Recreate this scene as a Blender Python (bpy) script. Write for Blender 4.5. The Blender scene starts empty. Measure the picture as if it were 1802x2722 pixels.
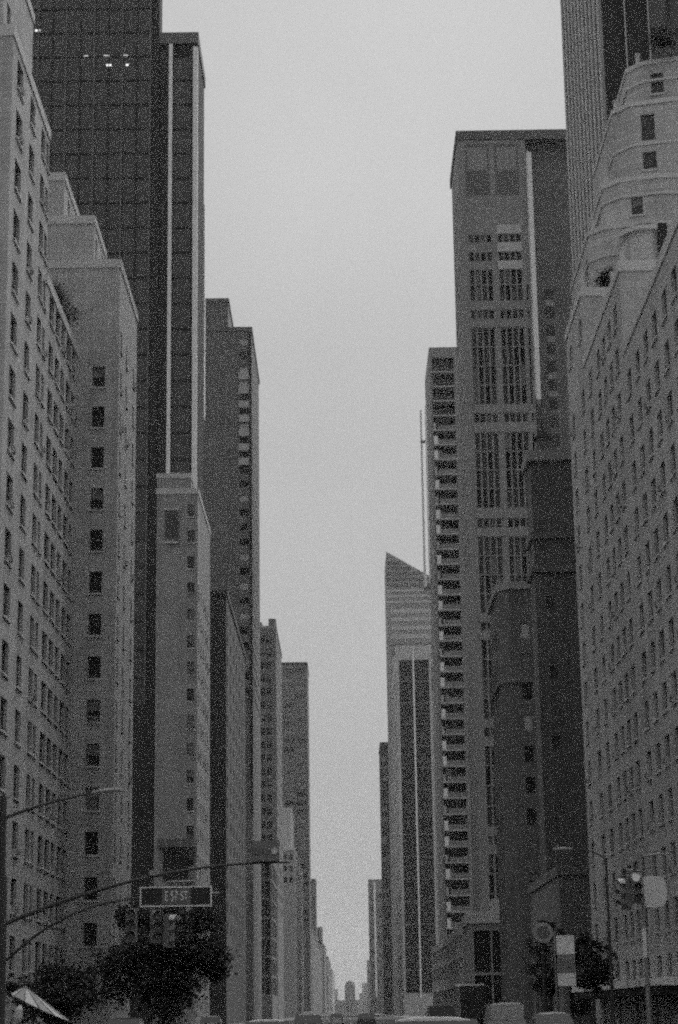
import bpy, bmesh, math, random
from mathutils import Vector, Matrix
random.seed(7)
S = bpy.context.scene
COL = S.collection

# ------------------------------------------------------------------ camera
cam = bpy.data.cameras.new("camera")
camera = bpy.data.objects.new("camera", cam)
COL.objects.link(camera)
cam.sensor_fit = 'VERTICAL'
cam.sensor_height = 36.0
cam.lens = 36.0 * 5324 / 2722
cam.clip_start = 0.5
cam.clip_end = 40000
camera.matrix_world = (Matrix.Translation((0, 0, 1.65)) @ Matrix.Rotation(math.radians(0.075), 4, 'Z')
                       @ Matrix.Rotation(math.radians(90 + 14.02), 4, 'X') @ Matrix.Rotation(math.radians(-0.85), 4, 'Z'))
S.camera = camera

# ------------------------------------------------------------------ sky, sun, exposure
SUN_EL, SUN_AZ = math.radians(45), math.radians(42)      # a veiled sun high over the far end of the avenue
world = bpy.data.worlds.new("World")
S.world = world
world.use_nodes = True
nt = world.node_tree
nt.nodes.clear()
sky = nt.nodes.new("ShaderNodeTexSky")
sky.sky_type = 'NISHITA'
sky.sun_disc = False
sky.sun_elevation = SUN_EL
sky.sun_rotation = SUN_AZ
sky.air_density = 1.0
sky.dust_density = 6.0
sky.ozone_density = 1.0
bw = nt.nodes.new("ShaderNodeRGBToBW")
mix = nt.nodes.new("ShaderNodeMix")
mix.data_type = 'FLOAT'
mix.inputs[0].default_value = 0.86            # overcast: the cloud sheet evens the sky out
mix.inputs[3].default_value = 4.4
bg = nt.nodes.new("ShaderNodeBackground")
bg.inputs[1].default_value = 0.072
out = nt.nodes.new("ShaderNodeOutputWorld")
geo = nt.nodes.new("ShaderNodeTexCoord")
sxyz = nt.nodes.new("ShaderNodeSeparateXYZ")
up = nt.nodes.new("ShaderNodeMath")
up.operation = 'MAXIMUM'
up.inputs[1].default_value = 0.0
ovc = nt.nodes.new("ShaderNodeMath")              # overcast cloud: brighter towards the zenith all round
ovc.operation = 'MULTIPLY_ADD'
ovc.inputs[1].default_value = 2.4
ovc.inputs[2].default_value = 4.1
nt.links.new(geo.outputs["Generated"], sxyz.inputs[0])
nt.links.new(sxyz.outputs[2], up.inputs[0])
nt.links.new(up.outputs[0], ovc.inputs[0])
cl = nt.nodes.new("ShaderNodeTexNoise")            # soft unevenness of the cloud sheet
cl.inputs["Scale"].default_value = 3.5
cl.inputs["Detail"].default_value = 6.0
nt.links.new(geo.outputs["Generated"], cl.inputs["Vector"])
clm = nt.nodes.new("ShaderNodeMath")
clm.operation = 'MULTIPLY_ADD'
clm.inputs[1].default_value = 0.5
clm.inputs[2].default_value = 0.75
nt.links.new(cl.outputs[0], clm.inputs[0])
clx = nt.nodes.new("ShaderNodeMath")
clx.operation = 'MULTIPLY'
nt.links.new(clm.outputs[0], clx.inputs[0])
nt.links.new(ovc.outputs[0], clx.inputs[1])
nt.links.new(clx.outputs[0], mix.inputs[3])
nt.links.new(sky.outputs[0], bw.inputs[0])
nt.links.new(bw.outputs[0], mix.inputs[2])
nt.links.new(mix.outputs[0], bg.inputs[0])
nt.links.new(bg.outputs[0], out.inputs[0])

sun_d = bpy.data.lights.new("sun", 'SUN')
sun_d.energy = 1.5
sun_d.angle = math.radians(50)
sun = bpy.data.objects.new("sun", sun_d)
COL.objects.link(sun)
sd = Vector((math.sin(SUN_AZ) * math.cos(SUN_EL), math.cos(SUN_AZ) * math.cos(SUN_EL), math.sin(SUN_EL)))
sun.rotation_euler = sd.to_track_quat('Z', 'Y').to_euler()

S.view_settings.view_transform = 'Standard'
S.view_settings.look = 'None'
S.view_settings.exposure = 0.55
S.view_settings.gamma = 1.0
S.view_settings.use_curve_mapping = False
S.cycles.max_bounces = 6
S.cycles.diffuse_bounces = 4
S.cycles.glossy_bounces = 3
S.cycles.volume_bounces = 1
S.cycles.use_denoising = False            # keep the sampling grain, like fast black and white film
S.cycles.use_adaptive_sampling = True
S.cycles.adaptive_threshold = 0.07
S.cycles.adaptive_min_samples = 2
S.cycles.filter_width = 2.3

# ------------------------------------------------------------------ materials (a black and white place: greys only)
MATS = {}


def g3(v):
    return (v, v, v, 1.0)


def mat(name, v, rough=0.85, var=0.18, scale=0.35, streak=0.12, grain=0.0, bump=0.0, metallic=0.0, spec=0.4):
    """grey surface: broad blotches, vertical weather streaks, fine grain"""
    if name in MATS:
        return MATS[name]
    m = bpy.data.materials.new(name)
    m.use_nodes = True
    t = m.node_tree
    b = t.nodes["Principled BSDF"]
    b.inputs["Roughness"].default_value = rough
    b.inputs["Metallic"].default_value = metallic
    b.inputs["Specular IOR Level"].default_value = spec
    tc = t.nodes.new("ShaderNodeTexCoord")

    def noise(sc, mapscale, detail=4.0):
        mp = t.nodes.new("ShaderNodeMapping")
        mp.inputs["Scale"].default_value = mapscale
        n = t.nodes.new("ShaderNodeTexNoise")
        n.inputs["Scale"].default_value = sc
        n.inputs["Detail"].default_value = detail
        t.links.new(tc.outputs["Object"], mp.inputs[0])
        t.links.new(mp.outputs[0], n.inputs["Vector"])
        return n.outputs[0]

    def madd(a, k, base):
        n = t.nodes.new("ShaderNodeMath")
        n.operation = 'MULTIPLY_ADD'
        t.links.new(a, n.inputs[0])
        n.inputs[1].default_value = k
        if isinstance(base, float):
            n.inputs[2].default_value = base
        else:
            t.links.new(base, n.inputs[2])
        return n.outputs[0]
    val = madd(noise(scale, (1, 1, 1)), 2 * v * var, v * (1 - var - streak - grain))
    if streak:
        val = madd(noise(1.0, (1.3, 1.3, 0.05), 3.0), 2 * v * streak, val)
    if grain:
        val = madd(noise(5.0, (1, 1, 1), 2.0), 2 * v * grain, val)
    cmb = t.nodes.new("ShaderNodeCombineColor")
    for i in range(3):
        t.links.new(val, cmb.inputs[i])
    t.links.new(cmb.outputs[0], b.inputs["Base Color"])
    if bump:
        bp = t.nodes.new("ShaderNodeBump")
        bp.inputs["Strength"].default_value = bump
        bp.inputs["Distance"].default_value = 0.05
        t.links.new(noise(6.0, (1, 1, 1)), bp.inputs["Height"])
        t.links.new(bp.outputs[0], b.inputs["Normal"])
    MATS[name] = m
    return m


def masonry(name, v, bw_=1.2, bh=0.6, var=0.3, streak=0.3, joint=0.66):
    """stone or brick courses: joints in colour and relief, blotches and streaks"""
    m = mat(name, v, 0.9, var, 0.22, streak, 0.08)
    t = m.node_tree
    b = t.nodes["Principled BSDF"]
    tc = [n for n in t.nodes if n.type == 'TEX_COORD'][0]
    sep = t.nodes.new("ShaderNodeSeparateXYZ")
    t.links.new(tc.outputs["Object"], sep.inputs[0])
    add = t.nodes.new("ShaderNodeMath")
    add.operation = 'ADD'
    t.links.new(sep.outputs[0], add.inputs[0])
    t.links.new(sep.outputs[1], add.inputs[1])
    com = t.nodes.new("ShaderNodeCombineXYZ")
    t.links.new(add.outputs[0], com.inputs[0])
    t.links.new(sep.outputs[2], com.inputs[1])
    br = t.nodes.new("ShaderNodeTexBrick")
    br.inputs["Scale"].default_value = 1.0
    br.inputs["Brick Width"].default_value = bw_
    br.inputs["Row Height"].default_value = bh
    br.inputs["Mortar Size"].default_value = 0.025
    br.inputs["Color1"].default_value = g3(1.0)
    br.inputs["Color2"].default_value = g3(0.86)
    br.inputs["Mortar"].default_value = g3(joint)
    t.links.new(com.outputs[0], br.inputs["Vector"])
    mul = t.nodes.new("ShaderNodeMix")
    mul.data_type = 'RGBA'
    mul.blend_type = 'MULTIPLY'
    mul.inputs[0].default_value = 1.0
    old = b.inputs["Base Color"].links[0].from_socket
    t.links.new(old, mul.inputs[6])
    t.links.new(br.outputs[0], mul.inputs[7])
    t.links.new(mul.outputs[2], b.inputs["Base Color"])
    return m


def emit(name, v):
    if name in MATS:
        return MATS[name]
    m = bpy.data.materials.new(name)
    m.use_nodes = True
    b = m.node_tree.nodes["Principled BSDF"]
    b.inputs["Base Color"].default_value = g3(0.6)
    b.inputs["Emission Color"].default_value = g3(1.0)
    b.inputs["Emission Strength"].default_value = v
    MATS[name] = m
    return m


STONE = masonry("limestone", 0.41)
STONE_R = masonry("limestone_right", 0.43)
STONE_TRIM = mat("limestone_trim", 0.48, 0.85, 0.12, 0.5, 0.12, 0.06)
BRICK_MID = masonry("pale_brick", 0.32, 0.6, 0.3)
BRICK_DARK = masonry("dark_brick", 0.13, 0.6, 0.3)
BLOCK_DARK = mat("dark_render", 0.075, 0.9, 0.2, 0.2, 0.2, 0.1)  # dark grey wall with blotches and vertical streaks
BRICK_DIM = masonry("dim_brick", 0.17, 0.6, 0.3)
CONC = mat("concrete", 0.26, 0.9, 0.15, 0.2, 0.14, 0.08)
CONC_PALE = mat("pale_concrete", 0.42, 0.9, 0.12, 0.2, 0.12, 0.06)
CONC_DARK = mat("dark_concrete", 0.14, 0.9, 0.15, 0.2, 0.14, 0.08)
WHITE_STRIP = mat("white_stone_strip", 0.78, 0.7, 0.06, 0.5, 0.05, 0.04)
DARK_METAL = mat("dark_metal", 0.04, 0.85, 0.15, 0.3, 0.1, 0.0, spec=0.12)
TOWER_FRAME = mat("tower_frame", 0.05, 0.85, 0.25, 0.12, 0.1, 0.0, spec=0.12)
GLASS = mat("window_glass", 0.022, 0.12, 0.3, 0.4, 0.0, 0.0, spec=0.5)
GLASS_TOWER = mat("tower_glass", 0.06, 0.3, 0.35, 0.12, 0.1, 0.0, spec=0.4)
GLASS_PALE = mat("blind_behind_glass", 0.16, 0.4, 0.2, 0.6, 0.0, 0.0)
GLASS_LIGHT = mat("pale_blind", 0.42, 0.6, 0.1, 0.6, 0.0, 0.0)
FRAME = mat("window_frame_paint", 0.10, 0.6, 0.1, 1.0, 0.0, 0.0)
FRAME_PALE = mat("pale_mullion", 0.34, 0.6, 0.1, 1.0, 0.0, 0.0)
ROOF = mat("roof_felt", 0.10, 0.95, 0.2, 0.3, 0.0, 0.1)
ASPHALT = mat("asphalt", 0.05, 0.9, 0.25, 0.15, 0.0, 0.2)
PAVING = mat("paving", 0.15, 0.9, 0.15, 0.4, 0.0, 0.15)
PAINT = mat("road_paint", 0.7, 0.7, 0.2, 1.5, 0.0, 0.1)
LIT = emit("lit_ceiling_light", 0.7)
SIGN_WHITE = mat("sign_white", 0.82, 0.5, 0.05, 1.0, 0.0, 0.0)


# ------------------------------------------------------------------ mesh helpers
class MB:
    """collects quads and boxes into one mesh with material slots"""

    def __init__(self):
        self.v, self.f, self.m, self.slots = [], [], [], []

    def slot(self, mt):
        if mt not in self.slots:
            self.slots.append(mt)
        return self.slots.index(mt)

    def face(self, pts, mt):
        n = len(self.v)
        self.v += [tuple(p) for p in pts]
        self.f.append(tuple(range(n, n + len(pts))))
        self.m.append(self.slot(mt))

    def box(self, x0, x1, y0, y1, z0, z1, mt):
        p = [(x0, y0, z0), (x1, y0, z0), (x1, y1, z0), (x0, y1, z0), (x0, y0, z1), (x1, y0, z1), (x1, y1, z1), (x0, y1, z1)]
        n = len(self.v)
        self.v += p
        s = self.slot(mt)
        for q in ((0, 3, 2, 1), (4, 5, 6, 7), (0, 1, 5, 4), (1, 2, 6, 5), (2, 3, 7, 6), (3, 0, 4, 7)):
            self.f.append(tuple(n + i for i in q))
            self.m.append(s)

    def prism(self, poly, z0, z1, mt, cap=True):
        """poly counter-clockwise seen from above"""
        k = len(poly)
        for i in range(k):
            a, b = poly[i], poly[(i + 1) % k]
            self.face([(a[0], a[1], z0), (b[0], b[1], z0), (b[0], b[1], z1), (a[0], a[1], z1)], mt)
        if cap:
            self.face([(p[0], p[1], z1) for p in poly], mt)
            self.face([(p[0], p[1], z0) for p in reversed(poly)], mt)

    def tube(self, pts, radii, mt, n=8, caps=True):
        pts = [Vector(p) for p in pts]
        if not isinstance(radii, (list, tuple)):
            radii = [radii] * len(pts)
        base = len(self.v)
        s = self.slot(mt)
        for i, p in enumerate(pts):
            d = (pts[min(i + 1, len(pts) - 1)] - pts[max(i - 1, 0)]).normalized()
            a = d.orthogonal().normalized() if abs(d.z) > 0.9 else d.cross(Vector((0, 0, 1))).normalized()
            c = d.cross(a).normalized()
            for j in range(n):
                t = 2 * math.pi * j / n
                q = p + (a * math.cos(t) + c * math.sin(t)) * radii[i]
                self.v.append(tuple(q))
        for i in range(len(pts) - 1):
            for j in range(n):
                self.f.append((base + i * n + j, base + i * n + (j + 1) % n, base + (i + 1) * n + (j + 1) % n, base + (i + 1) * n + j))
                self.m.append(s)
        if caps:
            self.f.append(tuple(base + j for j in range(n)))
            self.m.append(s)
            self.f.append(tuple(base + (len(pts) - 1) * n + j for j in reversed(range(n))))
            self.m.append(s)

    def mesh(self, name, smooth=False):
        me = bpy.data.meshes.new(name)
        me.from_pydata(self.v, [], self.f)
        for s in self.slots:
            me.materials.append(s)
        me.polygons.foreach_set("material_index", self.m)
        if smooth:
            me.polygons.foreach_set("use_smooth", [True] * len(self.f))
        bm = bmesh.new()
        bm.from_mesh(me)
        bmesh.ops.recalc_face_normals(bm, faces=bm.faces) if smooth else None
        bm.to_mesh(me)
        bm.free()
        me.update()
        return me


def link(name, me, parent=None, loc=(0, 0, 0), rz=0.0):
    o = bpy.data.objects.new(name, me)
    COL.objects.link(o)
    o.parent = parent
    o.location = loc
    o.rotation_euler = (0, 0, rz)
    return o


def thing(name, label, cat, loc, group=None):
    o = bpy.data.objects.new(name, None)
    COL.objects.link(o)
    o.location = loc
    o["label"] = label
    o["category"] = cat
    if group:
        o["group"] = group
    o.empty_display_size = 0.5
    return o


def part(root, name, mb, smooth=False):
    """mesh given in world coordinates, hung under its thing"""
    o = link(name, mb.mesh(name, smooth), root)
    o.location = -Vector(root.location)
    return o


def struct(name, mb):
    o = link(name, mb.mesh(name))
    o["kind"] = "structure"
    return o


# ------------------------------------------------------------------ facades with real openings
WCACHE = {}


def window_mesh(w, h, depth, style):
    """local x along the wall, y into it, z up"""
    key = (round(w, 2), round(h, 2), round(depth, 2), style)
    if key in WCACHE:
        return WCACHE[key]
    mb = MB()
    fr, gl = FRAME, GLASS
    if style.startswith("pale"):
        fr = FRAME_PALE
    if style.startswith("tower"):
        fr = TOWER_FRAME
    f = min(0.07, w * 0.12)
    d0, d1 = depth - 0.07, depth + 0.02
    mb.box(0, f, d0, d1, 0, h, fr)
    mb.box(w - f, w, d0, d1, 0, h, fr)
    mb.box(f, w - f, d0, d1, 0, f, fr)
    mb.box(f, w - f, d0, d1, h - f, h, fr)
    low = up = gl
    if "sash" in style:
        mb.box(f, w - f, d0 + 0.01, d1, h * 0.5 - 0.03, h * 0.5 + 0.03, fr)
        if "shade" in style:
            up = GLASS_PALE
        if "blind" in style:
            up = low = GLASS_PALE
        mb.face([(f, depth, f), (w - f, depth, f), (w - f, depth, h * 0.5), (f, depth, h * 0.5)], low)
        mb.face([(f, depth - 0.015, h * 0.5), (w - f, depth - 0.015, h * 0.5), (w - f, depth - 0.015, h - f), (f, depth - 0.015, h - f)], up)
    else:
        if "tower" in style:
            gl = DARK_METAL if "black" in style else GLASS_TOWER
        if "shade" in style:
            gl = GLASS_PALE
        if "light" in style:
            gl = GLASS_LIGHT
        mb.face([(f, depth, f), (w - f, depth, f), (w - f, depth, h - f), (f, depth, h - f)], gl)
    WCACHE[key] = mb.mesh("window")
    return WCACHE[key]


ac_ = MB()
ac_.box(0, 0.64, -0.28, 0.24, 0.01, 0.42, CONC_PALE)
ac_.box(0.04, 0.6, -0.3, -0.281, 0.05, 0.38, FRAME)
AC = ac_.mesh("air_conditioner")
SILLS = {}


def sill_mesh(w, mt):
    key = (round(w, 2), mt.name)
    if key not in SILLS:
        mb = MB()
        mb.box(-0.12, w + 0.12, -0.14, 0.1, -0.16, -0.002, mt)
        SILLS[key] = mb.mesh("sill")
    return SILLS[key]


def grid_face(mb, p0, p1, z0, z1, cols, rows, depth, mt, skip=None):
    """wall sheet from p0 to p1 (outside on the right hand), openings cols x rows; returns the openings"""
    p0, p1 = Vector((p0[0], p0[1], 0)), Vector((p1[0], p1[1], 0))
    L = (p1 - p0).length
    u = (p1 - p0) / L
    inn = Vector((-u.y, u.x, 0))
    cols = [c for c in sorted(cols) if c[0] > 0.02 and c[1] < L - 0.02]
    rows = [r for r in sorted(rows) if r[0] > z0 + 0.02 and r[1] < z1 - 0.02]
    us = [0.0] + [a for c in cols for a in c] + [L]
    zs = [z0] + [a for r in rows for a in r] + [z1]
    P = lambda a, z, d=0.0: p0 + u * a + inn * d + Vector((0, 0, z))
    holes = []
    for j in range(len(zs) - 1):
        for i in range(len(us) - 1):
            a, b, c, d = us[i], us[i + 1], zs[j], zs[j + 1]
            if i % 2 and j % 2 and not (skip and skip(i // 2, j // 2)):
                mb.face([P(a, c), P(a, c, depth), P(a, d, depth), P(a, d)], mt)
                mb.face([P(b, c), P(b, d), P(b, d, depth), P(b, c, depth)], mt)
                mb.face([P(a, c), P(b, c), P(b, c, depth), P(a, c, depth)], mt)
                mb.face([P(a, d), P(a, d, depth), P(b, d, depth), P(b, d)], mt)
                holes.append((P(a, c), b - a, d - c, math.atan2(u.y, u.x), i // 2, j // 2))
            else:
                mb.face([P(a, c), P(b, c), P(b, d), P(a, d)], mt)
    return holes


def block(root, poly, z0, z1, mt, faces=None, styles=(("sash", 3), ("sash shade", 2), ("sash blind", 1)), cap=None,
          parapet=0.0, part_name="wall", sills=None, rich=False, wname="window", trim=STONE_TRIM):
    """one volume of a building: poly counter-clockwise, faces {edge: (cols, rows, depth, skip)}"""
    mb = MB()
    k = len(poly)
    todo = []
    for i in range(k):
        a, b = poly[i], poly[(i + 1) % k]
        if faces and i in faces:
            fc = faces[i]
            todo.append((grid_face(mb, a, b, z0, z1, fc[0], fc[1], fc[2], mt, fc[3] if len(fc) > 3 else None), fc[2], fc[4] if len(fc) > 4 else styles))
        else:
            mb.face([(a[0], a[1], z0), (b[0], b[1], z0), (b[0], b[1], z1), (a[0], a[1], z1)], mt)
    mb.face([(p[0], p[1], z1) for p in poly], cap or ROOF)
    w = part(root, part_name, mb)
    if parapet:
        cx = sum(p[0] for p in poly) / k
        cy = sum(p[1] for p in poly) / k
        pb = MB()
        e = 0.22 if trim is not STONE_TRIM else 0.1

        def off(p, d):
            return (p[0] + (d if p[0] > cx else -d), p[1] + (d if p[1] > cy else -d))
        o_ = [off(p, e) for p in poly]
        pb.prism(o_, z1 - parapet, z1 + 0.35, trim)
        part(root, "cornice", pb)
    for holes, depth, sty in todo:
        pool = [s for s, n in sty for _ in range(n)]
        for (p, ww, hh, rz, ci, ri) in holes:
            s = random.choice(pool)
            o = link(wname, window_mesh(ww, hh, depth, s), root, p - Vector(root.location), rz)
            if sills:
                link("sill", sill_mesh(ww, sills), o)
                if random.random() < 0.14:
                    link("air_conditioner", AC, o, (ww * 0.5 - 0.32, 0, 0.0))
    return w


def spans(start, pitch, width, n):
    return [(start + i * pitch, start + i * pitch + width) for i in range(n)]


def rect(x0, x1, y0, y1):
    return [(x0, y0), (x1, y0), (x1, y1), (x0, y1)]    # edges: 0 south (to camera), 1 east, 2 north, 3 west


# ------------------------------------------------------------------ ground, road, pavements
gm = MB()
gm.face([(-2600, -700, -0.02), (2600, -700, -0.02), (2600, 6000, -0.02), (-2600, 6000, -0.02)], PAVING)
struct("ground", gm)
rm = MB()
rm.face([(-12.2, -60, 0.0), (13.2, -60, 0.0), (13.2, 5900, 0.0), (-12.2, 5900, 0.0)], ASPHALT)
struct("road", rm)
for nm, x0, x1 in (("pavement_left", -18.4, -12.2), ("pavement_right", 13.2, 19.9)):
    for (ya, yb) in ((-60, 40), (60, 108), (128, 4000)):
        pm = MB()
        pm.box(x0, x1, ya, yb, -0.015, 0.14, PAVING)
        struct(nm, pm)
lm = MB()
for lx in (-8.6, -4.4, 0.2, 4.8, 9.4):
    for i in range(80):
        lm.box(lx - 0.06, lx + 0.06, 5 + i * 12, 8 + i * 12, 0.001, 0.006, PAINT)
struct("lane_marking", lm)

# ------------------------------------------------------------------ left stepped limestone building
XA, XV4 = -22.0, -18.5
A = thing("stepped_building", "pale limestone building stepping down in tiers at the left edge of the avenue", "building", (-30, 145, 0))
ST = (("sash", 7), ("sash shade", 3), ("sash blind", 1))
# south wing: street face, tall part
rowsA = [(z, z + 2.2) for z in [4.6 + 3.72 * i for i in range(17)]]
y0 = 125.2
block(A, rect(-46, XA, y0, 142.3), 0, 67.4, STONE, parapet=0.5, sills=STONE_TRIM, faces={
    1: ([(2.0, 4.5), (7.8, 10.0), (13.1, 15.0), (15.6, 16.85)], rowsA, 0.3, None, ST)})
# penthouse tier above
block(A, rect(-48, -23.1, 127.2, 140.0), 67.76, 76.0, STONE, parapet=0.4, faces={1: ([(1.5, 3.0), (5.5, 7.0)], [(69.2, 71.4)], 0.3)})
block(A, rect(-50, -27, 129.2, 139.0), 76.36, 84.0, STONE, parapet=0.4)
# north part of the south wing, lower
block(A, rect(-46, XA - 0.003, 142.303, 160), 0, 55.8, STONE, parapet=0.5, sills=STONE_TRIM, faces={
    1: ([(1.8, 4.2), (5.1, 7.4), (8.3, 10.3), (11.4, 13.8), (14.6, 16.6)], rowsA[:14], 0.3, None, ST)})
# north wing, tier by tier
rowsV = [(z - 0.9, z + 0.9) for z in [57.12 - 3.52 * i for i in reversed(range(16))]]
side = [(1.0, 2.1), (5.2, 6.3), (10.9, 12.0)]
block(A, rect(-40, XV4, 160.003, 174), 0, 63.7, STONE, parapet=0.4, sills=STONE_TRIM, faces={
    0: ([(-20.72 + 40, -19.66 + 40)], rowsV, 0.3, lambda c, r: r == 15, ST),
    1: (side, rowsV, 0.3, None, ST)})
block(A, rect(-40, -20.8, 160.2, 168.6), 64.06, 67.8, STONE, parapet=0.4, sills=STONE_TRIM, faces={1: ([(1.2, 2.3), (5.4, 6.5)], [(64.9, 66.7)], 0.3)})
block(A, rect(-40, -23.45, 160.4, 170.4), 68.16, 71.9, STONE, parapet=0.4, sills=STONE_TRIM, faces={
    0: ([(13.0, 14.2)], [(69.0, 70.8)], 0.3), 1: ([(2.4, 3.6), (6.4, 7.6)], [(69.0, 70.8)], 0.3)})
# ------------------------------------------------------------------ right stepped limestone building
XR = 20.9
R = thing("stepped_building", "pale limestone building with chamfered upper tiers at the right edge of the avenue", "building", (32, 148, 0))
rowsR = [(z - 0.95, z + 0.95) for z in [52.26 - 3.44 * i for i in range(15)]]
ycol = (172.0, 164.7, 159.4, 154.1, 150.5, 147.1, 143.5, 138.0, 133.8, 129.8, 125.8, 121.6, 117.6)


def cols_between(ya, yb):
    return [(yb - c - 0.95, yb - c + 0.95) for c in ycol if ya + 1.1 < c < yb - 1.1]


block(R, rect(XR, 48, 112, 140), 0, 48.6, STONE_R, parapet=0.5, sills=STONE_TRIM, faces={3: (cols_between(112, 140), rowsR, 0.3, None, ST)})
block(R, rect(XR + 0.003, 48, 140.003, 163), 0, 55.2, STONE_R, parapet=0.5, sills=STONE_TRIM, faces={3: (cols_between(140, 163), rowsR, 0.3, None, ST)})
block(R, rect(XR, 44, 163.003, 175.2), 0, 61.6, STONE_R, parapet=0.4, sills=STONE_TRIM, faces={
    0: ([(1.2, 2.1), (4.2, 5.1)], [(56.6, 58.5)], 0.3, None, ST),
    3: (cols_between(163.003, 175.2), [(57.7, 59.6)] + rowsR, 0.3, None, ST)})


def tier(x, z0, z1, yb, cut, faces=None):
    """upper tier with a chamfered south-west corner"""
    poly = [(x, yb), (x + cut * 0.28, yb - cut * 0.33), (x + cut, yb - cut * 0.52), (44, yb - cut * 0.52), (44, yb + 14), (x, yb + 14)]
    block(R, poly, z0, z1, STONE_R, faces=faces, sills=STONE_TRIM)
    tb = MB()
    e = 0.12
    q = [(x - e, yb - 0.1), (x + cut * 0.28 - e * 0.7, yb - cut * 0.33 - e * 0.7), (x + cut - 0.1, yb - cut * 0.52 - e), (44, yb - cut * 0.52 - e), (44, yb + 14 + e), (x - e, yb + 14 + e)]
    tb.prism(q, z1 - 0.3, z1 + 0.12, STONE_TRIM)
    part(R, "cornice", tb)


tier(22.15, 61.96, 68.0, 165.6, 4.5, {1: ([(1.0, 2.0)], [(62.9, 64.8)], 0.3), 5: ([(11.5, 12.4)], [(62.9, 66.3)], 0.3)})
tier(23.7, 68.16, 72.7, 166.4, 4.8, {1: ([(0.9, 1.9)], [(69.2, 71.0)], 0.3)})
tier(25.0, 72.86, 80.2, 167.0, 5.2, {1: ([(0.8, 2.0)], [(73.7, 75.4), (76.4, 79.0)], 0.3)})
for (lx, ly, lz, lc) in ((22.1, 165.55, 65.2, 4.5), (23.65, 166.35, 70.9, 4.8), (24.95, 166.95, 76.0, 5.2), (26.55, 167.55, 82.6, 4.6)):
    lg = MB()                                         # string courses round the tiers
    lg.prism([(lx - 0.1, ly), (lx + lc * 0.28 - 0.07, ly - lc * 0.33 - 0.07), (lx + lc, ly - lc * 0.52 - 0.1), (44, ly - lc * 0.52 - 0.1), (44, ly + 13), (lx - 0.1, ly + 13)], lz, lz + 0.22, STONE_TRIM)
    part(R, "string_course", lg)
tier(26.6, 80.36, 84.6, 167.6, 4.6, {1: ([(0.6, 1.7)], [(81.4, 83.4)], 0.3)})
# canted bay with a shadowed balcony half way up
bb = MB()


def half_round(rad):
    return [(26.7 + rad * math.cos(math.pi + math.pi * k / 9), 162.99 + rad * math.sin(math.pi + math.pi * k / 9)) for k in range(10)]


bb.prism(half_round(2.2), 60.2, 60.6, STONE_TRIM)
bb.prism(half_round(1.85), 60.6, 66.4, STONE_R)
bb.prism(half_round(2.3), 66.4, 66.8, STONE_TRIM)
bb.prism(half_round(1.3), 66.8, 67.3, ROOF)
part(R, "balcony_bay", bb)
for (px_, py_, pz_, ph_) in ((21.1, 164.2, 61.96, 1.5), (21.1, 166.8, 61.96, 1.5), (21.2, 169.6, 61.96, 1.5), (21.1, 172.4, 61.96, 1.5),
                             (21.15, 141.0, 55.56, 1.3), (21.15, 146.2, 55.56, 1.3), (21.15, 151.4, 55.56, 1.3), (21.15, 156.6, 55.56, 1.3), (21.15, 161.4, 55.56, 1.3),
                             (22.5, 166.2, 68.12, 1.4), (22.5, 170.5, 68.12, 1.4), (24.0, 167.0, 72.82, 1.3), (24.0, 171.0, 72.82, 1.3),
                             (25.3, 167.6, 80.32, 1.2), (27.4, 166.8, 84.72, 1.0)):
    pe = MB()
    pe.box(px_, px_ + 0.34, py_, py_ + 0.5, pz_, pz_ + ph_, STONE_TRIM)  # piers added to give bright lit streaks along the tier edges
    pe.box(px_ - 0.06, px_ + 0.4, py_ - 0.06, py_ + 0.56, pz_ + ph_, pz_ + ph_ + 0.14, STONE_TRIM)
    part(R, "streak_pier", pe)
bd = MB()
bd.box(27.5, 28.25, 160.7, 161.3, 62.0, 66.9, DARK_METAL)  # solid dark box painted in for the shade of a recess
part(R, "recess_shade", bd)
bw_ = MB()
bw_.box(0, 1.1, -0.06, 0.02, 0, 1.5, FRAME)
bw_.box(0.08, 1.02, -0.08, -0.061, 0.08, 1.42, GLASS)
o = link("window", bw_.mesh("window"), R, Vector((25.35, 161.55, 62.3)) - Vector(R.location), -0.4)

# ------------------------------------------------------------------ dark office tower with white strips (left)
B = thing("office_tower", "very tall dark glass office tower with white vertical strips on the left", "tower", (-35, 295, 0))
tw = (("tower", 6), ("tower shade", 1))
tw = (("tower", 1),)
bz = 44.0
rowsB = [(bz + 4.0 * i, bz + 4.0 * i + 3.8) for i in range(33)]
block(B, rect(-62, -26.8, 280, 284.5), 0, 205, TOWER_FRAME, part_name="wall", faces={
    0: ([(a, b) for a, b in spans(62 - 49.5, 2.15, 2.03, 10)], rowsB[:30], 0.12, None, tw)}, wname="window_pane")
block(B, rect(-26.797, -21.0, 280.3, 295), 0, 147.0, TOWER_FRAME, part_name="wall", faces={
    0: ([(2.1, 4.9)], rowsB[3:25], 0.12, None, tw)}, wname="window_pane")
for x0, x1, z0, z1 in ((-25.3, -24.75, 66, 145.8), (-21.62, -20.9, 66, 145.2)):
    pb = MB()
    pb.box(x0, x1, 279.8, 280.6, z0, z1, WHITE_STRIP)
    part(B, "pilaster", pb)
pb = MB()
pb.box(-21.2, -20.75, 293.4, 295.25, 90, 125, WHITE_STRIP)
part(B, "pilaster", pb)
pb = MB()
pb.box(-26.79, -20.8, 279.7, 295.3, 145.8, 147.6, CONC_DARK)
part(B, "cornice", pb)
for i, x in enumerate([-49.5 + 2.15 * k - 0.125 for k in range(0, 11, 2)]):
    fb = MB()
    fb.box(x - 0.12, x + 0.12, 279.7, 280.0, 44, 204, CONC_DARK)
    part(B, "mullion", fb)
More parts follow.
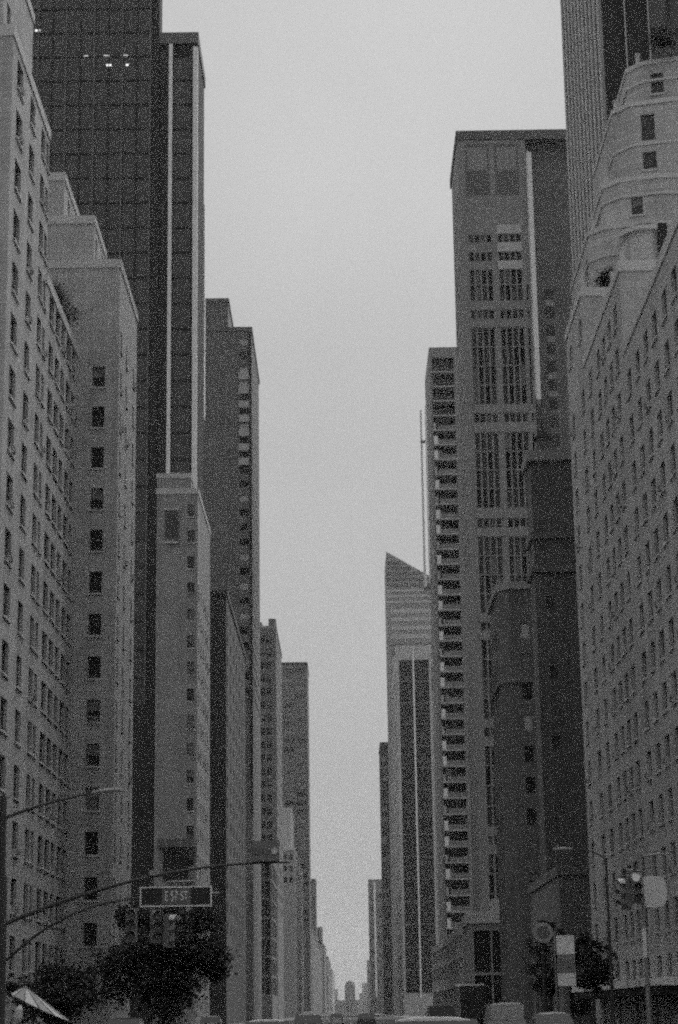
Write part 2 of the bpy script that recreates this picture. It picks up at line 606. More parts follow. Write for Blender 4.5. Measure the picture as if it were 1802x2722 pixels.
for (x, z, w) in ((-38.3, 143.8, 0.6), (-35.3, 143.8, 0.9), (-32.3, 143.8, 0.7), (-34.9, 142.3, 0.8), (-31.9, 142.3, 0.4), (-45.9, 148.3, 0.8)):
    eb = MB()
    eb.box(x, x + w, 280.02, 280.1, z, z + 0.3, LIT)
    o = part(B, "ceiling_light", eb)
    o["label"] = "lit ceiling light behind the dark glass"

# ------------------------------------------------------------------ pale block in front of the tower
Cb = thing("apartment_building", "pale grey stone building standing in front of the dark tower's foot", "building", (-25, 260, 0))
rowsC = [(z, z + 1.6) for z in [2.2 + 3.42 * i for i in range(20)]]
block(Cb, rect(-23.8, XV4, 250, 273.5), 0, 67.2, BRICK_MID, parapet=0.4, sills=STONE_TRIM, faces={
    0: ([(4.0, 4.9)], rowsC, 0.3, lambda c, r: r == 3, ST),
    1: (spans(1.6, 4.2, 1.2, 5), rowsC[:16], 0.3, None, ST)})
block(Cb, rect(-23.8, -19.4, 250.3, 262), 67.56, 69.3, BRICK_MID, parapet=0.3)
cbm = MB()
cbm.box(-22.8, -20.9, 249.55, 249.99, 60.2, 60.45, STONE_TRIM)
cbm.box(-22.75, -20.95, 249.75, 249.99, 60.45, 64.6, CONC_DARK)
cbm.box(-22.6, -21.1, 249.7, 249.749, 61.0, 64.2, GLASS)
cbm.box(-22.8, -20.9, 249.6, 249.99, 64.6, 64.8, STONE_TRIM)
part(Cb, "bay_window", cbm)
cs = MB()
cs.box(-23.3, -18.7, 248.6, 249.95, 21.6, 22.6, CONC_DARK)
part(Cb, "ledge", cs)
cs = MB()
cs.box(-22.6, -19.6, 249.3, 249.96, 17.6, 21.2, DARK_METAL)
part(Cb, "sign_box", cs)

# ------------------------------------------------------------------ mid block, stepped slab, further left side
Dp = thing("low_rise_block", "flat-topped dark grey block behind the pale building on the left side", "building", (-24, 340, 0))
rowsD = [(z, z + 1.7) for z in [4.0 + 3.2 * i for i in range(19)]]
block(Dp, rect(-32, XV4, 311.3, 371), 0, 66.5, BLOCK_DARK, parapet=0.5, trim=BLOCK_DARK, faces={
    1: (spans(2.0, 9.0, 2.0, 6), rowsD[3:], 0.25, None, (("tower", 1),))})
D = thing("stepped_slab_tower", "dark grey slab tower stepping down once toward the avenue, left side", "tower", (-26, 420, 0))
rowsD2 = [(z, z + 1.5) for z in [64.0 + 3.1 * i for i in range(25)]]
block(D, rect(-40, XV4, 401, 438), 0, 142.0, BRICK_DIM, parapet=0.5, trim=CONC_DARK, faces={
    0: ([(40 - 21.05, 40 - 19.15)], rowsD2, 0.25, lambda c, r: False, (("plain", 2), ("plain light", 1))),
    1: (spans(2.5, 4.6, 2.2, 7), rowsD2, 0.25, None, (("plain", 3), ("plain shade", 1)))})
block(D, rect(-40, -23.4, 401.3, 421), 142.36, 148.6, BRICK_DIM, parapet=0.4, trim=CONC_DARK)
for i in range(7):
    db = MB()
    z = 112.2 + 3.1 * i
    db.box(-21.2, -19.0, 400.72, 400.98, z - 0.05, z + 1.45, CONC_PALE)
    part(D, "spandrel", db)
dv = MB()
dv.box(-18.9, -18.45, 400.6, 400.99, 40, 141, DARK_METAL)  # plain dark vertical strip at the slab's avenue corner
part(D, "dark_strip", dv)

Eb = thing("apartment_building", "grey apartment block with paired window columns, left of the gap in the sky", "building", (-24, 560, 0))
rowsE = [(z, z + 2.0) for z in [28.0 + 3.6 * i for i in range(21)]]
block(Eb, rect(-34, XV4, 541, 587), 0, 104.5, BRICK_DIM, parapet=0.6, trim=CONC, faces={
    0: ([(34 - 22.9, 34 - 21.6), (34 - 21.2, 34 - 19.8)], rowsE, 0.3, None, (("sash", 3), ("sash shade", 1))),
    1: (spans(3, 7, 2.6, 6), rowsE, 0.3, None, (("sash", 3), ("sash shade", 1)))})
eb = MB()
eb.box(-20.6, -18.6, 543, 550, 104.86, 107.2, CONC_DARK)
eb.box(-23.6, -22.4, 543, 547, 104.86, 106.2, CONC_DARK)
part(Eb, "roof_bulkhead", eb)
Fb = thing("slab_tower", "plain dark slab tower with a flat top beside the sky, left side", "tower", (-22, 930, 0))
rowsF = [(z, z + 2.2) for z in [12.0 + 4.05 * i for i in range(36)]]
block(Fb, rect(-30, -17, 915, 950), 0, 158.5, CONC_DARK, parapet=0.8, trim=DARK_METAL, faces={
    0: ([(2.2, 7.0), (7.5, 12.3)], rowsF[6:], 0.3, None, (("plain", 1), ("plain shade", 1)))}, wname="window_band")
Gb = thing("setback_building", "small pale building with a lower wing before the plain slab tower", "building", (-22, 735, 0))
block(Gb, rect(-25.5, XV4, 715, 850), 0, 58.0, CONC, parapet=0.6, faces={
    0: (spans(1.2, 2.0, 1.2, 3), [(z, z + 2) for z in (46, 50, 54)], 0.3, None, (("plain", 1),)),
    1: (spans(5, 12, 5, 10), [(z, z + 2.0) for z in [6 + 4.0 * i for i in range(12)]], 0.3, None, (("plain", 1), ("plain shade", 1)))})
block(Gb, rect(-25.5, -19.6, 716, 760), 58.36, 72.0, CONC_PALE, parapet=0.5)
Hb = thing("glass_fronted_block", "low dark glass-fronted block between the trees and the grey apartment block", "building", (-22, 515, 0))
block(Hb, rect(-30, XV4, 498, 538), 0, 41.5, CONC_DARK, parapet=0.8, trim=CONC, faces={
    0: ([(30 - 24.2, 30 - 22.4), (30 - 22.2, 30 - 20.4), (30 - 20.2, 30 - 18.9)], [(6 + 4.6 * i, 10.1 + 4.6 * i) for i in range(7)], 0.3, None, (("plain", 1),)),
    1: (spans(2, 6, 4.5, 6), [(6 + 4.6 * i, 10.1 + 4.6 * i) for i in range(7)], 0.3, None, (("plain", 1),))}, wname="window_pane")

# ------------------------------------------------------------------ right: ribbed tower
Rt = thing("ribbed_tower", "very tall dark tower with closely spaced pale vertical fins, upper right", "tower", (40, 200, 0))
block(Rt, rect(27.2, 62, 185, 217), 0, 190, DARK_METAL, faces={
    0: (spans(4.4, 2.4, 2.2, 8), [(z, z + 3.4) for z in [56 + 3.8 * i for i in range(14)]], 0.1, None, (("tower", 1),))}, wname="window_pane")
for i in range(22):
    y = 185.12 + i * 1.47
    fb = MB()
    fb.box(26.88, 27.19, y, y + 0.22, 40, 189.5, WHITE_STRIP if i % 2 else CONC)
    part(Rt, "fin", fb)
for x in (29.45, 31.83):
    fb = MB()
    fb.box(x - 0.06, x + 0.06, 184.8, 184.99, 50, 189.5, CONC_PALE)
    part(Rt, "mullion", fb)
# ------------------------------------------------------------------ right: dark corner building and ledged building
Ub = thing("ledged_building", "dark masonry building with three pale ledges beside the right limestone building", "building", (30, 232, 0))
PLN = (("plain", 3), ("plain shade", 1))
block(Ub, rect(22.1, 46, 225, 231), 0, 64.2, BRICK_DARK, faces={
    0: ([(1.2, 2.1)], [(z, z + 1.5) for z in (14, 22, 30, 38, 46)], 0.2, None, (("plain shade", 1), ("tower", 2)))})
for z, h, p in ((63.6, 1.2, 0.5), (54.3, 0.7, 0.35), (50.3, 0.7, 0.4)):
    ub = MB()
    ub.box(22.1 - p, 46, 225 - p, 231.3, z, z + h, CONC if z > 60 else CONC_DARK)
    part(Ub, "ledge", ub)
ub = MB()
ub.box(23.0, 24.5, 225.6, 227.4, 64.803, 66.6, BRICK_DARK)
for a, b in (((22.8, 225.4), (24.7, 225.4)), ((24.7, 225.4), (24.7, 227.6)), ((24.7, 227.6), (22.8, 227.6)), ((22.8, 227.6), (22.8, 225.4))):
    ub.face([(a[0], a[1], 66.603), (b[0], b[1], 66.603), (23.75, 226.5, 68.4)], DARK_METAL)
ub.tube([(23.75, 226.5, 68.2), (23.75, 226.5, 69.6)], [0.08, 0.03], DARK_METAL, 6)
part(Ub, "turret", ub)
Vb = thing("ledged_building", "dark building with a chamfered corner and small windows under the grey banded tower", "building", (28, 268, 0))
vp = [(19.85, 251.6), (21.2, 250), (44, 250), (44, 267), (19.85, 267)]
rowsVb = [(z, z + 2.0) for z in [8.2 + 3.9 * i for i in range(11)]]
block(Vb, vp, 0, 54.0, BRICK_DARK, faces={1: ([(1.2, 2.4), (3.6, 4.8)], rowsVb, 0.25, None, (("sash", 1), ("sash blind", 2), ("plain light", 1))),
                                          4: (spans(2, 4, 1.6, 3), rowsVb, 0.25, None, PLN)})
for z, h in ((53.6, 0.9), (41.6, 0.7)):
    ub = MB()
    ub.prism([(19.5, 251.6), (21.1, 249.6), (44, 249.6), (44, 267.3), (19.5, 267.3)], z, z + h, CONC_DARK if z < 50 else CONC)
    part(Vb, "ledge", ub)

# ------------------------------------------------------------------ right: grey tower with two tall window bays
Pb = thing("banded_tower", "tall grey tower with two bays of tall mullioned windows, right of centre", "tower", (30, 316, 0))
bayrows = []
ztop = [(122.95, 124.3), (119.75, 121.2), (112.9, 118.2), (109.8, 111.2), (95.4, 108.2), (92.4, 93.8),
        (78.4, 90.6), (75.0, 76.5), (61.4, 73.6), (58.6, 60.0), (45.0, 57.2), (42.2, 43.6), (28.6, 40.8), (25.8, 27.2), (12.6, 24.4)]
prow = []
for a, b in ztop:
    n = max(1, round((b - a) / 3.15))
    if a > 125:
        n = 1
    h = (b - a) / n
    for i in range(n):
        prow.append((a + i * h + (0.14 if i else 0), a + (i + 1) * h))
pc = []
for s in (21.28, 26.05):
    w = 3.92 / 4
    pc += [(s + w * i - 20 + 0.09, s + w * (i + 1) - 20 - 0.09) for i in range(4)]
pc += [(30.5 - 20, 30.85 - 20)]
block(Pb, rect(20, 31.2, 306, 324), 0, 142.0, CONC, faces={
    0: (pc, sorted(prow), 0.35, lambda c, r: c == 8 and r > 30, (("pale tower", 4), ("pale", 2), ("pale shade", 1))),
    3: (spans(2, 4.2, 1.6, 4), [(z, z + 1.7) for z in [70 + 3.2 * i for i in range(20)]], 0.25, None, PLN)}, wname="window_pane")
for i, (za, zb) in enumerate(((124.35, 125.9), (121.25, 122.9), (118.25, 119.7))):
    q = MB()
    q.box(26.0, 30.0, 305.9, 305.99, za + 0.05, zb, STONE_TRIM)  # paler trim puts the light on the right bay into the colour
    part(Pb, "spandrel", q)
for za in (111.25, 108.25, 93.85, 90.65, 76.55, 73.65, 60.05, 57.25):
    q = MB()
    q.box(21.2, 30.05, 305.86, 305.99, za + 0.1, za + 1.5, CONC)
    part(Pb, "spandrel", q)
for xa in (21.3, 26.1):
    q = MB()
    q.box(xa, xa + 3.8, 305.93, 305.995, 131.2, 140.2, CONC_DARK)
    q.box(xa + 0.3, xa + 3.5, 305.9, 305.929, 135.5, 139.6, CONC)
    part(Pb, "panel", q)
q = MB()
q.prism([(31.2, 306.0), (31.35, 305.2), (32.1, 305.6), (32.2, 308.0), (31.2, 308.0)], 96, 138.5, WHITE_STRIP)  # white colour stands in for light caught by this chamfered edge
part(Pb, "pilaster", q)
q = MB()
q.box(31.203, 52, 308.01, 326, 0, 141.2, BRICK_DIM)  # dimmer brick puts the shade on this set-back side into its colour
part(Pb, "wall", q)
q = MB()
q.box(19.8, 52, 305.8, 326.1, 141.0, 142.6, CONC_DARK)
part(Pb, "cornice", q)
for i in range(16):
    q = MB()
    z = 66 + 3.1 * i
    q.box(33.6, 35.0, 307.9, 308.005, z, z + 1.1, CONC if random.random() < 0.4 else BRICK_DIM)
    part(Pb, "spandrel", q)
    q = MB()
    q.box(33.6, 35.0, 307.93, 308.006, z + 1.15, z + 2.9, GLASS_TOWER)
    part(Pb, "window_pane", q)

# ------------------------------------------------------------------ right: balcony slab
Qb = thing("balcony_tower", "narrow apartment tower with pale balcony slabs on every floor, right of the sky", "tower", (25, 440, 0))
q = MB()
q.box(20, 32, 426.2, 448, 0, 145.0, CONC)
q.box(20, 20.55, 424, 426.19, 0, 145.0, CONC)
q.box(25.4, 32, 424, 426.19, 0, 145.0, CONC)
q.box(20.551, 25.399, 424, 426.19, 142.6, 145.0, CONC)
part(Qb, "wall", q)
wm = MB()
wm.box(0, 4.85, 0.0, 0.06, 0, 2.7, GLASS)
for i in range(6):
    wm.box(i * 0.97 - 0.045 * (i > 0), i * 0.97 + 0.045, -0.08, -0.001, 0, 2.7, FRAME_PALE if i % 2 else FRAME)
wm.box(0.046, 4.84, -0.06, -0.002, 1.0, 1.07, FRAME)
wme = wm.mesh("window")
wvar = [wme, wme]
for kk, seg in enumerate(((1, 2), (3, 4), (0, 1))):
    w2 = MB()
    w2.v, w2.f, w2.m, w2.slots = list(wm.v), list(wm.f), list(wm.m), list(wm.slots)
    w2.box(seg[0] * 0.97 + 0.05, seg[1] * 0.97 - 0.05, -0.03, -0.012, 1.1 - 0.3 * kk, 2.65, GLASS_PALE if kk else GLASS_LIGHT)
    wvar.append(w2.mesh("window"))
sm = MB()
sm.box(-0.1, 4.95, -0.5, 2.1, 0, 0.3, CONC_PALE)
sme = sm.mesh("balcony_slab")
bm_ = MB()
bm_.box(0.95, 4.8, -0.4, -0.3, 0, 1.05, CONC)
for i in range(9):
    bm_.box(0.95 + i * 0.46, 1.0 + i * 0.46, -0.44, -0.401, 0, 1.1, FRAME)
bme = bm_.mesh("balcony_railing")
em = MB()
em.box(0.02, 0.9, -0.42, -0.3, 0, 1.9, WHITE_STRIP)  # white stands in for sun on the balcony end panels
eme = em.mesh("end_panel")
em2 = MB()
em2.box(0.02, 0.55, -0.42, -0.3, 0, 1.5, CONC_PALE)
eme2 = em2.mesh("end_panel")
for i in range(38):
    z = 142.3 - 3.36 * (i + 1)
    base = Vector((20.55, 424, z)) - Vector(Qb.location)
    link("window", random.choice(wvar), Qb, base + Vector((0, 2.13, 0.32)))
    link("balcony_slab", sme, Qb, base)
    if i > 3:
        link("balcony_railing", bme, Qb, base + Vector((0, 0, 0.32)))
        link("end_panel", eme if (i * 7) % 5 < 3 else eme2, Qb, base + Vector((0, 0, 0.32)))
q = MB()
q.box(19.75, 19.99, 440, 448.1, 96, 138, WHITE_STRIP)
part(Qb, "pilaster", q)
q = MB()
q.tube([(18.9, 449, 95), (18.9, 449, 138)], [0.3, 0.25], WHITE_STRIP, 8)
q.box(18.6, 20.2, 447.99, 449.3, 95, 95.6, CONC)
q.box(18.6, 20.2, 448.01, 449.2, 130, 130.4, CONC)
part(Qb, "mast", q)
# podium
Zb = thing("corner_podium", "low pale corner building with a dark glass front and white parapet, right kerb", "building", (21, 300, 0))
block(Zb, rect(17.3, 23.4, 290, 305.7), 0, 13.6, CONC, faces={0: ([(0.5, 2.9), (3.1, 5.5)], [(1.0, 6.4), (6.8, 12.6)], 0.5, None, (("plain", 1),))}, wname="window_pane")
q = MB()
q.box(17.0, 23.6, 289.6, 305.9, 13.6, 15.2, CONC_PALE)
part(Zb, "parapet", q)
q = MB()
q.box(20.6, 23.0, 290.4, 294, 15.2, 17.0, CONC_PALE)
part(Zb, "roof_bulkhead", q)
Za = thing("low_wing", "low pale street wall running back from the corner podium on the right", "building", (19, 360, 0))
block(Za, rect(17.2, 19.99, 306.0, 423), 0, 14.2, CONC_PALE, faces={3: (spans(3, 7.5, 5.0, 15), [(1.0, 5.2), (7, 9.5), (10.6, 12.8)], 0.4, None, PLN)})

# ------------------------------------------------------------------ right far: dark tower with white stripe, wedge-roofed tower
W2 = thing("striped_dark_tower", "dark flat-faced tower with one thin white vertical stripe, right of the gap", "tower", (26, 780, 0))
block(W2, rect(20, 33, 751, 840), 0, 136.0, CONC_PALE, parapet=0.8, faces={
    0: ([(0.9, 5.9), (6.6, 12.2)], [(8 + 8.2 * i, 16.1 + 8.2 * i) for i in range(15)], 0.6, None, (("tower black", 1),)),
    3: (spans(4, 10, 7, 8), [(8 + 8.2 * i, 14.5 + 8.2 * i) for i in range(15)], 0.4, None, (("plain shade", 2), ("plain light", 1)))}, wname="window_pane")
q = MB()
q.box(26.05, 26.6, 750.3, 750.99, 6, 134.5, WHITE_STRIP)
part(W2, "stripe", q)
Wd = thing("wedge_roofed_tower", "pale grey tower with a slanted wedge roof in front of the sky, right side", "tower", (32, 910, 0))
q = MB()
x0, x1, ya, yb = 20.0, 46.0, 888.0, 930.0
for a, b in (((x0, ya), (x1, ya)), ((x1, ya), (x1, yb)), ((x1, yb), (x0, yb)), ((x0, yb), (x0, ya))):
    q.face([(a[0], a[1], 0), (b[0], b[1], 0), (b[0], b[1], 189 if b[0] > 30 else 204.5), (a[0], a[1], 189 if a[0] > 30 else 204.5)], CONC)
q.face([(x0, ya, 204.5), (x1, ya, 189), (x1, yb, 189), (x0, yb, 204.5)], CONC)
part(Wd, "wall", q)
for i in range(8):
    q = MB()
    z = 180.5 + i * 2.6
    xe = min(x1 - 0.2, x0 + (204.0 - z - 1.4) / (15.5 / 26.0))
    if xe - x0 > 1:
        q.box(x0 - 0.15, xe, ya - 0.35, ya - 0.003, z, z + 1.1, CONC_PALE if i < 3 else CONC_DARK)
        part(Wd, "louvre", q)
for i in range(10):
    q = MB()
    z = 176.0 - 3.9 * i
    q.box(x0 + 1.5, x1 - 1, ya - 0.1, ya - 0.003, z, z + 1.9, GLASS_PALE if i in (4, 5) else GLASS_TOWER if i > 6 else CONC_PALE)
    part(Wd, "window_band", q)

# ------------------------------------------------------------------ unseen buildings added beside and behind the viewer to shade the avenue
for (lab, x0, x1, ya, yb, h) in (("unseen building added for shade beside the viewer on the left", -52, -19.2, 62, 98, 25),
                                 ("unseen building added for shade beside the viewer on the right", 19.95, 54, 62, 98, 25),
                                 ("unseen building added for shade behind the viewer on the left side", -52, -18.5, -160, 42, 25),
                                 ("unseen building added for shade behind the viewer on the right side", 19.95, 54, -160, 42, 25)):
    t = thing("added_shade_building", lab, "building", ((x0 + x1) / 2, (ya + yb) / 2, 0))
    L_ = yb - ya
    fc_ = 1 if x0 < 0 else 3
    block(t, rect(x0, x1, ya, yb), 0, h, BRICK_DIM, parapet=0.5, faces={
        fc_: (spans(4, 8.0, 2.4, int(L_ / 8) - 1), [(5 + 7.0 * k, 8.5 + 7.0 * k) for k in range(3)], 0.3, None, PLN)})

# ------------------------------------------------------------------ the far end of the avenue
FAR = [
    # name, label, x0, x1, y0, y1, h, material
    ("narrow_tower", "narrow dark tower edge just left of the wedge-roofed tower's foot", 17.6, 24, 1000, 1040, 132, DARK_METAL),
    ("office_block", "grey block with a pale vertical edge low in the gap on the right", 16.0, 26, 1500, 1560, 96, CONC_DARK),
    ("office_block", "grey block beyond the white-edged block on the right of the gap", 18.6, 30, 2000, 2080, 50, CONC),
    ("office_block", "distant pale block right of the tower closing the avenue", 18.2, 34, 2700, 2800, 38, CONC),
    ("office_block", "farthest low block on the right side of the avenue's end", 17, 40, 3300, 3420, 30, CONC),
    ("narrow_tower", "thin grey tower standing free just right of the plain slab tower", -23.2, -19.2, 1240, 1275, 80.5, CONC_DARK),
    ("office_block", "dark stepped block low in the gap on the left", -32, -18.5, 1000, 1430, 43, CONC_DARK),
    ("office_block", "dark block behind the stepped block, left of the gap", -30, -18.5, 1446, 1500, 60, BRICK_DIM),
    ("office_block", "dark grey block with a sloping silhouette left of the gap", -30, -18.5, 1560, 1740, 52, CONC_DARK),
    ("office_block", "grey block where the left row drops toward the street", -30, -18.3, 1850, 2150, 50, BRICK_DIM),
    ("office_block", "pale low block at the far left of the avenue's end", -34, -18.3, 2280, 2700, 48, CONC),
    ("office_block", "farthest low block on the left side of the avenue's end", -40, -17, 3000, 3300, 34, CONC),
]
for i, (nm, lab, x0, x1, ya, yb, h, mt) in enumerate(FAR):
    t = thing(nm, lab, "building", ((x0 + x1) / 2, (ya + yb) / 2, 0), "buildings far down the avenue")
    faces = {}
    if h > 45:
        n = int((h - 12) / 5)
        rws = [(8 + 5 * k, 10.6 + 5 * k) for k in range(n)]
        wdt = x1 - x0
        faces[0] = ([(wdt * 0.08, wdt * 0.46), (wdt * 0.54, wdt * 0.92)], rws, 0.3, None, (("plain", 1), ("plain shade", 1)))
    block(t, rect(x0, x1, ya, yb), 0, h, mt, faces=faces, parapet=0.8, trim=mt, wname="window_band")
    if nm == "office_block" and h in (96,):
        q = MB()
        q.box(x0 + 3.4, x0 + 4.8, ya - 0.9, ya - 0.003, 12, h - 1.5, WHITE_STRIP)
        part(t, "edge_strip", q)
    if i in (6, 8):
        q = MB()
        q.box(x0 + 1, x1 - 4, ya + 10, ya + 60, h + 0.36, h + 7, mt)
        part(t, "roof_bulkhead", q)
# domed tower closing the vista
Tz = thing("domed_tower", "hazy small tower with a rounded top closing the end of the avenue", "tower", (1.5, 2600, 0))
q = MB()
q.box(-5, 8.0, 2600, 2615, 0, 33, CONC_DARK)
part(Tz, "wall", q)
q = MB()
prof = [(6.4, 33.003), (6.2, 36), (5.0, 38.2), (3.0, 39.6), (0.5, 40.2)]
for (r0, za), (r1, zb) in zip(prof, prof[1:]):
    for k in range(12):
        a0, a1 = 2 * math.pi * k / 12, 2 * math.pi * (k + 1) / 12
        c, s_ = 1.5, 2607.5
        q.face([(c + r0 * math.cos(a0), s_ + r0 * math.sin(a0), za), (c + r0 * math.cos(a1), s_ + r0 * math.sin(a1), za),
                (c + r1 * math.cos(a1), s_ + r1 * math.sin(a1), zb), (c + r1 * math.cos(a0), s_ + r1 * math.sin(a0), zb)], CONC_DARK)
part(Tz, "dome", q)
t = thing("low_wing", "low hazy block at the foot of the domed tower", "building", (1.5, 2560, 0), "buildings far down the avenue")
block(t, rect(-17, 17, 2640, 2700), 0, 16, CONC, parapet=0.8, trim=CONC)

# ------------------------------------------------------------------ low pale annex and shop front, right
An = thing("low_annex", "low pale annex between the ledged building and the right limestone building", "building", (24, 195, 0))
block(An, rect(19.4, 27.1, 186, 216), 0, 14.0, BRICK_DIM, parapet=0.5, trim=CONC_DARK, faces={0: (spans(0.5, 2.3, 1.9, 3), [(1.0, 4.2)], 0.4, None, (("plain", 1),)),
                                                                            3: (spans(2, 5, 3.6, 5), [(1.0, 4.2)], 0.4, None, (("plain", 1),))})
Sf = thing("shop_canopy", "long shop canopy with a pale fascia at the foot of the right limestone building", "canopy", (21.5, 155, 3))
q = MB()
q.box(18.6, 20.88, 124, 172, 2.95, 3.45, SIGN_WHITE)
part(Sf, "fascia", q)
q = MB()
q.box(18.7, 20.87, 124.2, 171.8, 2.4, 2.949, DARK_METAL)
part(Sf, "soffit", q)
for i in range(6):
    q = MB()
    q.tube([(18.8, 126 + i * 8.6, 0.14), (18.8, 126 + i * 8.6, 2.4)], 0.06, DARK_METAL)
    part(Sf, "post", q)
q = MB()
q.box(18.57, 18.599, 137.2, 137.45, 2.9, 3.5, DARK_METAL)
part(Sf, "joint", q)

# ------------------------------------------------------------------ trees
LEAF = mat("leaf", 0.045, 0.7, 0.35, 0.8, 0.0, 0.0, spec=0.3)
BARK = mat("bark", 0.06, 0.95, 0.3, 2.0, 0.2, 0.1)


def tree(label, loc, h, rx, n=5200, seed=1, trunk_h=2.6, group="street trees", leafsize=0.2):
    rnd = random.Random(seed)
    t = thing("street_tree", label, "tree", loc, group)
    tb = MB()
    limbs = []
    top = Vector((0.1, 0.05, trunk_h + 0.4))
    tb.tube([(0, 0, 0), (0.04, 0.02, trunk_h * 0.5), top], [0.17, 0.13, 0.11], BARK)
    for k in range(9):
        a = k * 2.4 + rnd.random()
        el = 0.5 + 0.6 * rnd.random()
        L = (h - trunk_h) * (0.45 + 0.35 * rnd.random())
        mid = top + Vector((math.cos(a) * L * 0.4, math.sin(a) * L * 0.4, L * 0.35))
        end = mid + Vector((math.cos(a + .3) * L * 0.35 * (1.4 - el), math.sin(a + .3) * L * 0.35 * (1.4 - el), L * 0.5 * el))
        tb.tube([top - Vector((0, 0, 0.5 * rnd.random())), mid, end], [0.075, 0.045, 0.015], BARK, 6)
        limbs += [mid, end, (mid + end) / 2]
    part_local = link("trunk", tb.mesh("trunk"), t)
    cb = MB()
    zc = (trunk_h * 0.75 + h) / 2
    rz = (h - trunk_h * 0.75) / 2
    clumps = []
    for k in range(46):
        while True:
            p = Vector((rnd.uniform(-1, 1), rnd.uniform(-1, 1), rnd.uniform(-1, 1)))
            if p.length < 1 and p.length > 0.25:
                break
        q = Vector((p.x * rx * 0.86, p.y * rx * 0.86, zc + p.z * rz * 0.88))
        clumps.append((q, rnd.uniform(0.35, 0.8) * rx * 0.36))
    for k in range(n):
        c, r = rnd.choice(clumps)
        d = Vector((rnd.gauss(0, 1), rnd.gauss(0, 1), rnd.gauss(0, 0.8)))
        p = c + d * r * 0.55
        s = leafsize * rnd.uniform(0.6, 1.3)
        u = Vector((rnd.gauss(0, 1), rnd.gauss(0, 1), rnd.gauss(0, 0.5))).normalized()
        v = u.cross(Vector((rnd.gauss(0, 1), rnd.gauss(0, 1), rnd.gauss(0, 1)))).normalized()
        cb.face([p - u * s * 0.5, p + v * s * 0.32, p + u * s * 0.6, p - v * s * 0.32], LEAF)
    link("crown", cb.mesh("crown"), t)
    return t


tree("dense dark street tree under the traffic mast arm, left kerb", (-11.6, 128, 0.14), 9.5, 4.3, 26000, 3, 1.5, "street trees", 0.25)
tree("low dark street tree at the bottom left corner behind the mast pole", (-16.2, 112, 0.14), 4.6, 2.7, 9000, 5, 1.1, "street trees", 0.24)
tree("slim street tree below the round pale sign on the right kerb", (14.6, 150, 0.14), 8.2, 1.9, 4500, 8)
tree("small dark street tree left of the pale shop canopy, right pavement", (15.6, 132, 0.14), 6.4, 1.8, 4200, 11)



def shrub(label, loc, r_, seed, group="shrubs on the right building's terraces"):
    rnd = random.Random(seed)
    t = thing("terrace_shrub", label, "shrub", loc, group)
    b = MB()
    b.box(-r_ * 0.5, r_ * 0.5, -0.3, 0.3, 0, 0.5, CONC_DARK)
    link("planter", b.mesh("planter"), t)
    c = MB()
    for k in range(1800):
        d = Vector((rnd.gauss(0, 0.42), rnd.gauss(0, 0.42), rnd.gauss(0, 0.36)))
        p = Vector((0, 0, 0.5 + r_ * 0.6)) + d * r_
        if p.z < 0.3:
            continue
        u = Vector((rnd.gauss(0, 1), rnd.gauss(0, 1), rnd.gauss(0, 1))).normalized()
        v = u.orthogonal().normalized()
        s_ = rnd.uniform(0.1, 0.22)
        c.face([p - u * s_, p + v * s_ * 0.5, p + u * s_, p - v * s_ * 0.5], LEAF)
    link("foliage", c.mesh("foliage"), t)


shrub("dense dark shrub on the terrace between the left limestone tiers", (-23.6, 156.6, 56.16), 2.0, 23, "shrubs on the left building's terrace")
shrub("dark shrub nearer the avenue on the left limestone terrace", (-23.0, 151.0, 56.16), 1.3, 24, "shrubs on the left building's terrace")
shrub("dark shrub on the topmost terrace of the right limestone building", (29.6, 164.6, 84.74), 1.5, 21)
shrub("dark shrub on the second terrace of the right limestone building", (23.6, 164.2, 61.97), 1.0, 22)
# ------------------------------------------------------------------ street furniture
POLE = mat("painted_steel", 0.05, 0.5, 0.15, 1.0, 0.1, 0.0)
GALV = mat("galvanised_steel", 0.32, 0.45, 0.15, 1.0, 0.1, 0.0, metallic=0.4)
LAMPGLASS = mat("lamp_lens", 0.6, 0.3, 0.05, 1.0, 0.0, 0.0)
SIGNAL_DARK = mat("signal_housing", 0.2, 0.5, 0.1, 1.0, 0.0, 0.0)
SIGN_DARK = mat("sign_dark", 0.03, 0.5, 0.05, 1.0, 0.0, 0.0)
SIGN_GREY = mat("sign_grey", 0.16, 0.5, 0.1, 1.0, 0.0, 0.0)
SIGNAL_LIT = emit("signal_lamp_lit", 0.12)


def arc(pts, n=14):
    """smooth curve through three points (quadratic)"""
    a, b, c = [Vector(p) for p in pts]
    ctrl = b * 2 - (a + c) / 2
    return [a * (1 - t) ** 2 + ctrl * 2 * t * (1 - t) + c * t * t for t in [i / n for i in range(n + 1)]]


